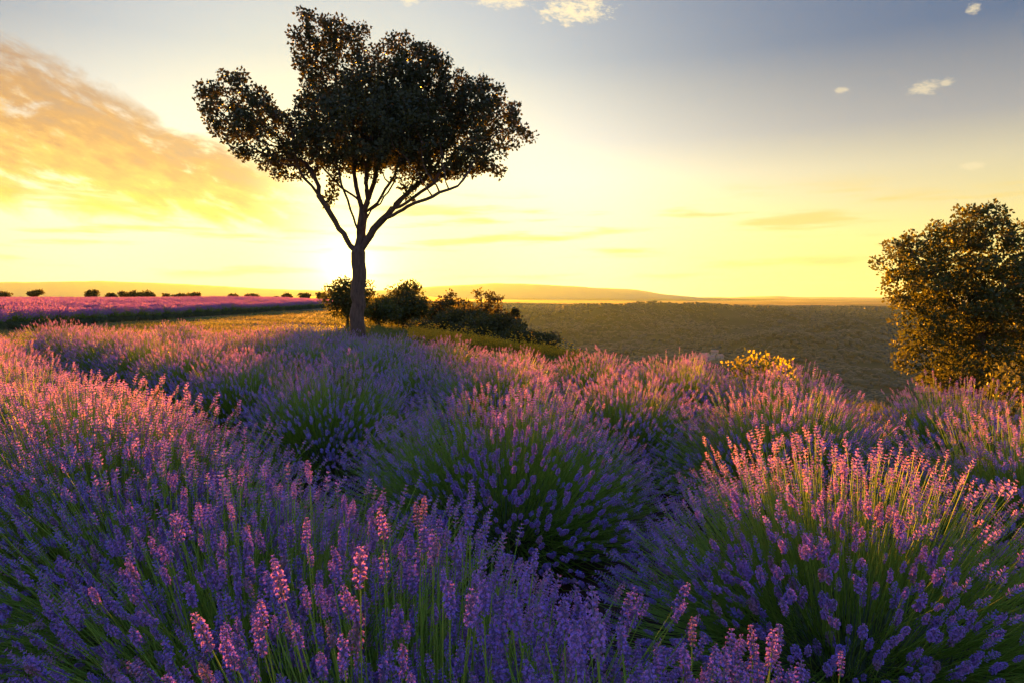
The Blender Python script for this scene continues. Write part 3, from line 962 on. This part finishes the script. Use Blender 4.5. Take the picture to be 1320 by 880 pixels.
def build_main_tree():
    Y = 24.0
    g = at(461, 434, Y); g[2] = float(terrain(g[0], Y)) - 0.05

    def c(*pts): return [at(x, y, Y + d) for x, y, d in pts]
    fork = (462, 326, 0)
    chains = [[g] + c((461, 405, 0), (461, 380, 0), (463, 358, 0), (462, 340, 0), fork),
              c(fork, (452, 318, 0), (443, 302, -.1), (433, 286, -.2), (421, 268, -.3), (411, 252, -.3), (402, 240, -.4), (388, 224, -.6)),
              c((411, 252, -.3), (412, 240, -.1), (405, 228, 0), (398, 216, .3)),
              c(fork, (465, 308, 0), (467, 290, 0), (468, 276, 0), (464, 258, .2), (459, 240, .3), (456, 222, .4), (455, 200, .4)),
              c((468, 276, 0), (474, 262, -.3), (472, 245, -.4), (472, 225, -.5), (476, 200, -.6)),
              c((467, 290, 0), (478, 272, .3), (490, 262, .5), (500, 248, .8), (510, 230, 1.2)),
              c((468, 276, 0), (486, 262, -.2), (498, 244, -.6), (508, 228, -.9)),
              c(fork, (472, 312, -.1), (482, 296, -.2), (492, 284, -.3), (506, 270, -.4), (524, 262, -.6), (542, 248, -.9), (560, 236, -1.2)),
              c((506, 270, -.4), (520, 254, .3), (536, 240, .8), (552, 228, 1.4)),
              c((468, 276, 0), (478, 250, .9), (484, 228, 1.4), (488, 205, 1.8)),
              c((482, 296, -.2), (500, 280, .6), (516, 262, 1.2), (530, 240, 1.8)),
              c((421, 268, -.3), (428, 250, .6), (430, 232, 1.2)),
              c((492, 284, -.3), (512, 274, -1.0), (534, 262, -1.6), (566, 250, -2.0), (590, 240, -2.2)),
              c((465, 308, 0), (456, 280, -.6), (448, 258, -1.1), (440, 238, -1.5)),
              c((464, 258, .2), (448, 248, .8), (438, 240, 1.2), (425, 226, 1.6))]
    lobes = px_lobes(Y, [
        (305, 140, 52, 44, 0, .9), (345, 175, 58, 42, -.6, 1.0), (375, 205, 50, 30, .8, 1.0), (270, 128, 22, 22, 0, 1),
        (412, 50, 38, 38, 0, 1.0), (450, 52, 28, 30, .5, 1), (400, 85, 22, 24, 0, 1),
        (440, 118, 55, 46, .6, 1.2), (495, 130, 62, 60, -.4, 1.3), (520, 70, 38, 28, .3, 1), (548, 92, 34, 30, -.8, 1),
        (570, 135, 60, 48, .6, 1.2), (622, 150, 50, 44, 0, 1.1), (664, 170, 26, 18, 0, 1), (608, 204, 56, 32, -.8, 1.0),
        (550, 205, 50, 34, 1.0, 1.1), (460, 185, 66, 38, .3, 1.3), (420, 165, 50, 44, -1.5, 1.0), (500, 165, 80, 55, 2.0, .9),
        (490, 170, 80, 50, -2.0, .9), (620, 118, 26, 22, .3, 1)])
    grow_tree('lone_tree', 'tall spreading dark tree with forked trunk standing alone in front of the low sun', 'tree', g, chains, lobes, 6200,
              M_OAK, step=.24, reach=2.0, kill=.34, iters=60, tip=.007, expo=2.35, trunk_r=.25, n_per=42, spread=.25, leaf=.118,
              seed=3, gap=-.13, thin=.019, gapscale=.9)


build_main_tree()


def build_right_tree():
    Y = 21.0
    b = at(1262, 470, Y); b[2] = float(terrain(b[0], Y)) - .05

    def c(*pts): return [at(x, y, Y + d) for x, y, d in pts]
    f = (1262, 440, 0)
    chains = [[b] + c(f), c(f, (1240, 405, -.2), (1215, 370, -.4), (1195, 340, -.4)), c(f, (1258, 400, .2), (1252, 355, .2), (1250, 320, .2)),
              c(f, (1285, 400, 0), (1305, 360, .3), (1320, 330, .3)), c(f, (1235, 430, -.5), (1205, 415, -.8))]
    lobes = px_lobes(Y, [(1262, 300, 42, 46, 0, 1), (1210, 325, 48, 42, 0, 1), (1165, 330, 34, 28, 0, 1), (1185, 375, 42, 36, -.4, 1),
                         (1230, 380, 60, 50, .5, 1.1), (1300, 330, 46, 50, .2, 1), (1320, 400, 60, 60, .3, 1), (1205, 425, 46, 36, -.5, 1),
                         (1250, 440, 60, 44, .4, 1), (1180, 455, 28, 30, -.2, 1), (1235, 470, 56, 28, -.5, 1), (1370, 380, 60, 80, .2, 1), (1205, 480, 40, 26, -.3, 1), (1265, 492, 60, 28, .2, 1), (1320, 480, 40, 40, 0, 1), (1290, 380, 50, 60, -.9, 1)])
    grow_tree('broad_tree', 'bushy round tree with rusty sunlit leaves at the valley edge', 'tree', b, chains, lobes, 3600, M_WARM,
              step=.22, reach=1.8, kill=.30, iters=45, tip=.006, trunk_r=.16, n_per=34, spread=.25, leaf=.112, seed=9, gap=-.14, thin=.02, gapscale=1.0)


build_right_tree()


def shrub(name, label, cat, px, top, w, Y, mat, seed, base_y=None, group=None, n_att=420, leaf=.14, n_per=16, spread=.30, flat=.62, gap=-.15, trunk_r=.07, airy=False):
    """a bush or small tree whose crown spans w px around px and tops out at pixel row `top`, standing on the ground at depth Y"""
    r = np.random.default_rng(seed)
    x = at(px, top, Y)[0]; zt = at(px, top, Y)[2]; zg = float(terrain(x, Y))
    H = max(0.5, zt - zg); W = w * Y / F / 2
    b = np.array([x, Y, zg - .05])
    lobes = []
    m = 6
    for q in range(m):
        a = q * 2 * np.pi / m + r.uniform(-.4, .4); k = r.uniform(.35, .62)
        hh = r.uniform(.40, .74) if not airy else r.uniform(.55, .85)
        lobes.append((b + np.array([np.cos(a) * W * k, np.sin(a) * W * k * .8, H * hh]), (W * .5, W * .45, H * (flat * .45 if not airy else .17))))
    lobes.append((b + np.array([r.uniform(-.15, .15) * W, 0, H * .78]), (W * .42, W * .4, H * .22)))
    if not airy: lobes.append((b + np.array([0, 0, H * .38]), (W * .85, W * .7, H * .32)))
    f = b + np.array([0, 0, H * (.22 if not airy else .42)])
    chains = [[b, f]] + [[f, f + (np.asarray(l[0]) - f) * .6] for l in lobes[:5]]
    return grow_tree(name, label, cat, b, chains, lobes, n_att, mat, step=max(.16, H * .05), reach=H * .8, kill=max(.2, H * .07), iters=30, tip=.008,
                     trunk_r=trunk_r, n_per=n_per, spread=spread, leaf=leaf, seed=seed, group=group, gap=gap, thin=.05)


def build_thicket():
    G = 'thicket on the slope behind the lone tree'
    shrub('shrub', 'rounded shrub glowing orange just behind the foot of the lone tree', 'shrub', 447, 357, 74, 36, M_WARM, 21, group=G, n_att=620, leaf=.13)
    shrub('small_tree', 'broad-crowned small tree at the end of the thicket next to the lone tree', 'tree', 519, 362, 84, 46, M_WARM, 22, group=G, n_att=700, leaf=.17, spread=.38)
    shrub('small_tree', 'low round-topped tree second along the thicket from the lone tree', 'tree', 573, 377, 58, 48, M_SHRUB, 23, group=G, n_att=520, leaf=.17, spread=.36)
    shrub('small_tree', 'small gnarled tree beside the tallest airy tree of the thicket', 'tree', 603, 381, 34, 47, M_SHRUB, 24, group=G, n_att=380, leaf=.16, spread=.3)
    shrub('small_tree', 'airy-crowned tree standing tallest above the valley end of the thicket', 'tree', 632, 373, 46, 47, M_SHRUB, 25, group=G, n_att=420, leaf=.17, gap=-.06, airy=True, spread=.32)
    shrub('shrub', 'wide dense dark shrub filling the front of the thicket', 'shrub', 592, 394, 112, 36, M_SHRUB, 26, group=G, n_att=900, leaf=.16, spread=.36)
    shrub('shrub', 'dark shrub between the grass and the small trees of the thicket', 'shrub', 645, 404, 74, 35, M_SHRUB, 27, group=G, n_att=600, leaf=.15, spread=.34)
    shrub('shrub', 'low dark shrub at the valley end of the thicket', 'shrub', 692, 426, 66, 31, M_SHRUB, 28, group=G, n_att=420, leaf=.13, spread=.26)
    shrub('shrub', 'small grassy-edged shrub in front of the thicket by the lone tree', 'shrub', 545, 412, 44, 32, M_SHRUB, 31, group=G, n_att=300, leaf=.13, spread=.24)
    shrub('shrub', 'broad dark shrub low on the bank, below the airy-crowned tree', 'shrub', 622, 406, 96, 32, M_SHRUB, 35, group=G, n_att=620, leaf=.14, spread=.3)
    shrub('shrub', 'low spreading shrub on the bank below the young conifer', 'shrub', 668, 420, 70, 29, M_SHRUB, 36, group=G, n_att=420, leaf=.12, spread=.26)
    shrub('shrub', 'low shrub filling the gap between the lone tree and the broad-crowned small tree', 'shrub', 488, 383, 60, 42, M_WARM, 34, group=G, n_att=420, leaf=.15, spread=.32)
    shrub('shrub', 'sprawling yellow-leaved bush poking up behind the last lavender row', 'shrub', 985, 444, 100, 12.5, M_YELLOW, 29, n_att=420, leaf=.075, n_per=13, spread=.13, gap=-.10, trunk_r=.03)
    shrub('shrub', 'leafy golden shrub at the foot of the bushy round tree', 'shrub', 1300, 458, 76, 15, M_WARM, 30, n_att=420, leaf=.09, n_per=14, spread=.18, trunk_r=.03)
    # the young conifer
    Y = 38.0; x = at(664, 400, Y)[0]; zg = float(terrain(x, Y)); H = at(664, 400, Y)[2] - zg
    t = thing('conifer', 'slim young conifer with drooping tiers at the edge of the thicket', 'tree', (x, Y, zg - .05), 0, None, G)
    r = np.random.default_rng(33)
    P = [np.array([0, 0, 0.])]; par = [-1]; rad = [.06]
    for q in range(1, 13): P.append(np.array([r.normal(0, .01), r.normal(0, .01), H * q / 12])); par.append(q - 1); rad.append(.06 * (1 - q / 13))
    ends = []
    for q in range(2, 13):
        for j in range(6):
            a = r.uniform(0, 6.28); L = H * .36 * (1 - q / 13.5) * r.uniform(.6, 1.2)
            prev = q
            for s in range(1, 5):
                P.append(P[q] + np.array([np.cos(a), np.sin(a), -.12 - .10 * s / 4]) * L * s / 4); par.append(prev); rad.append(.012); prev = len(P) - 1
                ends.append(P[-1])
    V, Fq = tubes(np.array(P), np.array(par), np.array(rad)); link('trunk', mesh('trunk', V, [Fq]), M_BARK, t)
    LV, LF, rn = leaves(np.array(ends), 24, .17, .11, r, .4); link('crown', mesh('crown', LV, [LF], {'rnd': rn}), M_SHRUB, t)


build_thicket()


def build_skyline_trees():
    G = 'small trees on the field skyline'
    for k, (px, top, w) in enumerate([(3, 376, 22), (46, 378, 16), (117, 376, 15), (143, 379, 14), (160, 377, 16), (172, 378, 14), (190, 377, 18), (214, 380, 8),
                                      (233, 379, 22), (250, 380, 16), (300, 382, 12), (326, 381, 16), (357, 383, 10), (370, 383, 12), (392, 381, 12), (414, 379, 12)]):
        Y = 175 + (k * 37) % 30
        lab = {0: 'dark rounded tree on the field skyline at the end away from the lone tree', 15: 'hazy tree on the field skyline next to the lone tree'}.get(
            k, 'small dark tree on the skyline behind the sunlit lavender field')
        x = at(px, top, Y)[0]; zt = at(px, top, Y)[2]; zg = float(terrain(x, Y))
        shrub('skyline_tree', lab, 'tree', px, top - (k * 7 % 4), w * (1.0 + .12 * (k % 3)), Y, M_SHRUB, 60 + k, group=G, n_att=170, leaf=.42, n_per=9, spread=.6, trunk_r=.12, gap=-.12, airy=(k % 3 == 1))


build_skyline_trees()

# ------------------------------------------------------------------ village in the valley


def march(px, py):
    d = ray(px, py); d = d / d[1]
    ys = np.geomspace(60, 6000, 4000)
    z = CAM_H + d[2] * ys; h = terrain(d[0] * ys, ys)
    i = np.argmax(h > z)
    return np.array([d[0] * ys[i], ys[i], h[i]])


def build_village():
    mw = plain('house_plaster', (0.34, 0.30, 0.25)); mr = plain('house_tiles', (0.36, 0.20, 0.13))
    for k, (px, py, w, dpt, h, rz) in enumerate([(908, 463, 16, 10, 7, .3), (921, 460, 13, 9, 8, -.2), (915, 466, 15, 9, 6, .1), (928, 464, 11, 9, 6, .5), (898, 465, 12, 8, 5, -.1)]):
        b = march(px, py)
        t = thing('house', 'tiny pale house in the cluster down in the wooded valley', 'house', (b[0], b[1], b[2] - 1.0), rz, None, 'houses down in the valley')
        a, c = w / 2, dpt / 2; H = h + 3
        V = [(-a, -c, 0), (a, -c, 0), (a, c, 0), (-a, c, 0), (-a, -c, H), (a, -c, H), (a, c, H), (-a, c, H), (-a, 0, H + 3), (a, 0, H + 3)]
        link('wall', mesh('wall', V, [np.array([(0, 1, 5, 4), (1, 2, 6, 5), (2, 3, 7, 6), (3, 0, 4, 7)]), np.array([(4, 8, 7), (5, 6, 9)])]), mw, t)
        e = .7
        V = [(-a - e, -c - e, H - .4), (a + e, -c - e, H - .4), (a + e, 0, H + 3.15), (-a - e, 0, H + 3.15), (a + e, c + e, H - .4), (-a - e, c + e, H - .4),
             (-a - e, -c - e, H - .1), (a + e, -c - e, H - .1), (a + e, 0, H + 3.5), (-a - e, 0, H + 3.5), (a + e, c + e, H - .1), (-a - e, c + e, H - .1)]
        link('roof', mesh('roof', V, [np.array([(0, 3, 2, 1), (3, 5, 4, 2), (6, 7, 8, 9), (9, 8, 10, 11), (0, 1, 7, 6), (5, 11, 10, 4), (0, 6, 9, 3), (3, 9, 11, 5), (1, 2, 8, 7), (2, 4, 10, 8)])]), mr, t)
        for q in (-1, 1):
            link('window', mesh('window', [(q * a * .5 - .6, -c - .05, H * .6), (q * a * .5 + .6, -c - .05, H * .6), (q * a * .5 + .6, -c - .05, H * .6 + 1.5), (q * a * .5 - .6, -c - .05, H * .6 + 1.5)],
                                         [np.array([(0, 1, 2, 3)])]), plain('window_glass', (.04, .045, .05), .2) if (k == 0 and q == -1) else bpy.data.materials['window_glass'], t)


build_village()

# ------------------------------------------------------------------ grass and wildflowers


def in_lavender(x, y):
    p = x * ROW_N[0] + y * ROW_N[1]
    return ((p < 6.3) & (y < 12.8)) | (x + 0.045 * (y - 27) < -20.3)


def build_grass():
    r = np.random.default_rng(17)
    n = 240000
    y = 4 + 66 * r.random(n) ** 1.7; x = y * r.uniform(-0.78, 0.80, n)
    xe = np.interp(y, EDGE_Y, EDGE_X)
    k = ~in_lavender(x, y) & (x - xe < 22)
    x, y = x[k], y[k]; z = terrain(x, y); d = x - np.interp(y, EDGE_Y, EDGE_X)
    n = len(x)
    tuft = 0.55 + 1.1 * sstep(-.1, .22, fbm(x / 1.3, y / 1.3, 3, 31)) + .5 * sstep(-5, 2, d)
    h = r.uniform(.05, .13, n) * tuft; w = (0.004 + 0.00045 * y)
    tm = np.array([(-1, 0, 0), (1, 0, 0), (0.3, .0, 1.0)])
    D = np.stack([r.normal(0, .35, n), r.normal(0, .35, n), np.ones(n)], 1)
    V = place(tm, np.stack([x, y, z - .005], 1), D, np.stack([w, w, h], 1), r.uniform(0, 6.28, n))
    dry = np.clip(.75 - sstep(-.12, .12, fbm(x / 4.0, y / 4.0, 4, 5) + .18 * sstep(-9, 2, d) - .03) * .65 + r.normal(0, .14, n), 0, 1)
    o = link('grass', mesh('grass', V, [repeat(tm, [(0, 1, 2)], n)], {'rnd': np.repeat(dry, 3)}), M_GRASS, kind='stuff')
    tag(o, 'short dry grass on the track and the slope below the lone tree', 'grass')
    # yellow wildflowers on the bank in front of the thicket
    n = 5200
    y = r.uniform(19, 31, n); x = y * r.uniform(-.15, .10, n)
    k = fbm(x / 1.1, y / 1.1, 3, 41) > -.04
    x, y = x[k], y[k]; n = len(x); z = terrain(x, y); h = r.uniform(.15, .38, n)
    tall = r.random(n) < .04; h = np.where(tall, h + r.uniform(.15, .4, n), h)
    P = np.stack([x, y, z], 1); D = np.stack([r.normal(0, .12, n), r.normal(0, .12, n), np.ones(n)], 1)
    st = np.array([(-.5, -.3, 0), (.5, -.3, 0), (0, .5, 0), (0, 0, 1.0)]); sf = [(0, 1, 3), (1, 2, 3), (2, 0, 3)]
    V1 = place(st, P, D, np.stack([np.full(n, .012), np.full(n, .012), h], 1)); F1 = repeat(st, sf, n)
    iv = np.array([(1, 0, 0), (0, 1, 0), (-1, 0, 0), (0, -1, 0), (0, 0, 1.0), (0, 0, -1.0)])
    iff = [(0, 1, 4), (1, 2, 4), (2, 3, 4), (3, 0, 4), (1, 0, 5), (2, 1, 5), (3, 2, 5), (0, 3, 5)]
    m = 4; PP = np.repeat(P + D * (h * .9)[:, None], m, 0) + r.normal(0, .055, (n * m, 3))
    V2 = place(iv, PP, np.tile([0, 0, 1.0], (n * m, 1)) + r.normal(0, .3, (n * m, 3)), np.stack([r.uniform(.018, .034, n * m)] * 2 + [r.uniform(.012, .022, n * m)], 1))
    F2 = repeat(iv, iff, n * m) + len(V1)
    o = link('wildflowers', mesh('wildflowers', np.vstack([V1, V2]), [F1, F2], {'rnd': np.concatenate([np.zeros(len(V1)), np.repeat(r.uniform(.6, 1, n * m), 6)])}), M_WILD, kind='stuff')
    tag(o, 'yellow wildflowers on the grassy bank in front of the thicket', 'wildflowers')


build_grass()

# ------------------------------------------------------------------ evening haze


def build_haze():
    lo, hi = -235.0, 400.0; E = 18500.0
    V = [(-E, -E, lo), (E, -E, lo), (E, E, lo), (-E, E, lo), (-E, -E, hi), (E, -E, hi), (E, E, hi), (-E, E, hi)]
    Q = np.array([(0, 3, 2, 1), (4, 5, 6, 7), (0, 1, 5, 4), (1, 2, 6, 5), (2, 3, 7, 6), (3, 0, 4, 7)])
    m, T, out = new_mat('haze')
    v = T.new('ShaderNodeVolumePrincipled')
    v.inputs['Color'].default_value = (0.5, 0.8, 1.0, 1); v.inputs['Density'].default_value = 0.00002
    v.inputs['Anisotropy'].default_value = 0.45
    T.l.new(v.outputs[0], out.inputs['Volume'])
    try: m.cycles.homogeneous_volume = True
    except Exception: pass
    o = link('haze', mesh('haze', V, [Q]), m, kind='stuff'); tag(o, 'golden evening haze over the valley', 'haze')


build_haze()
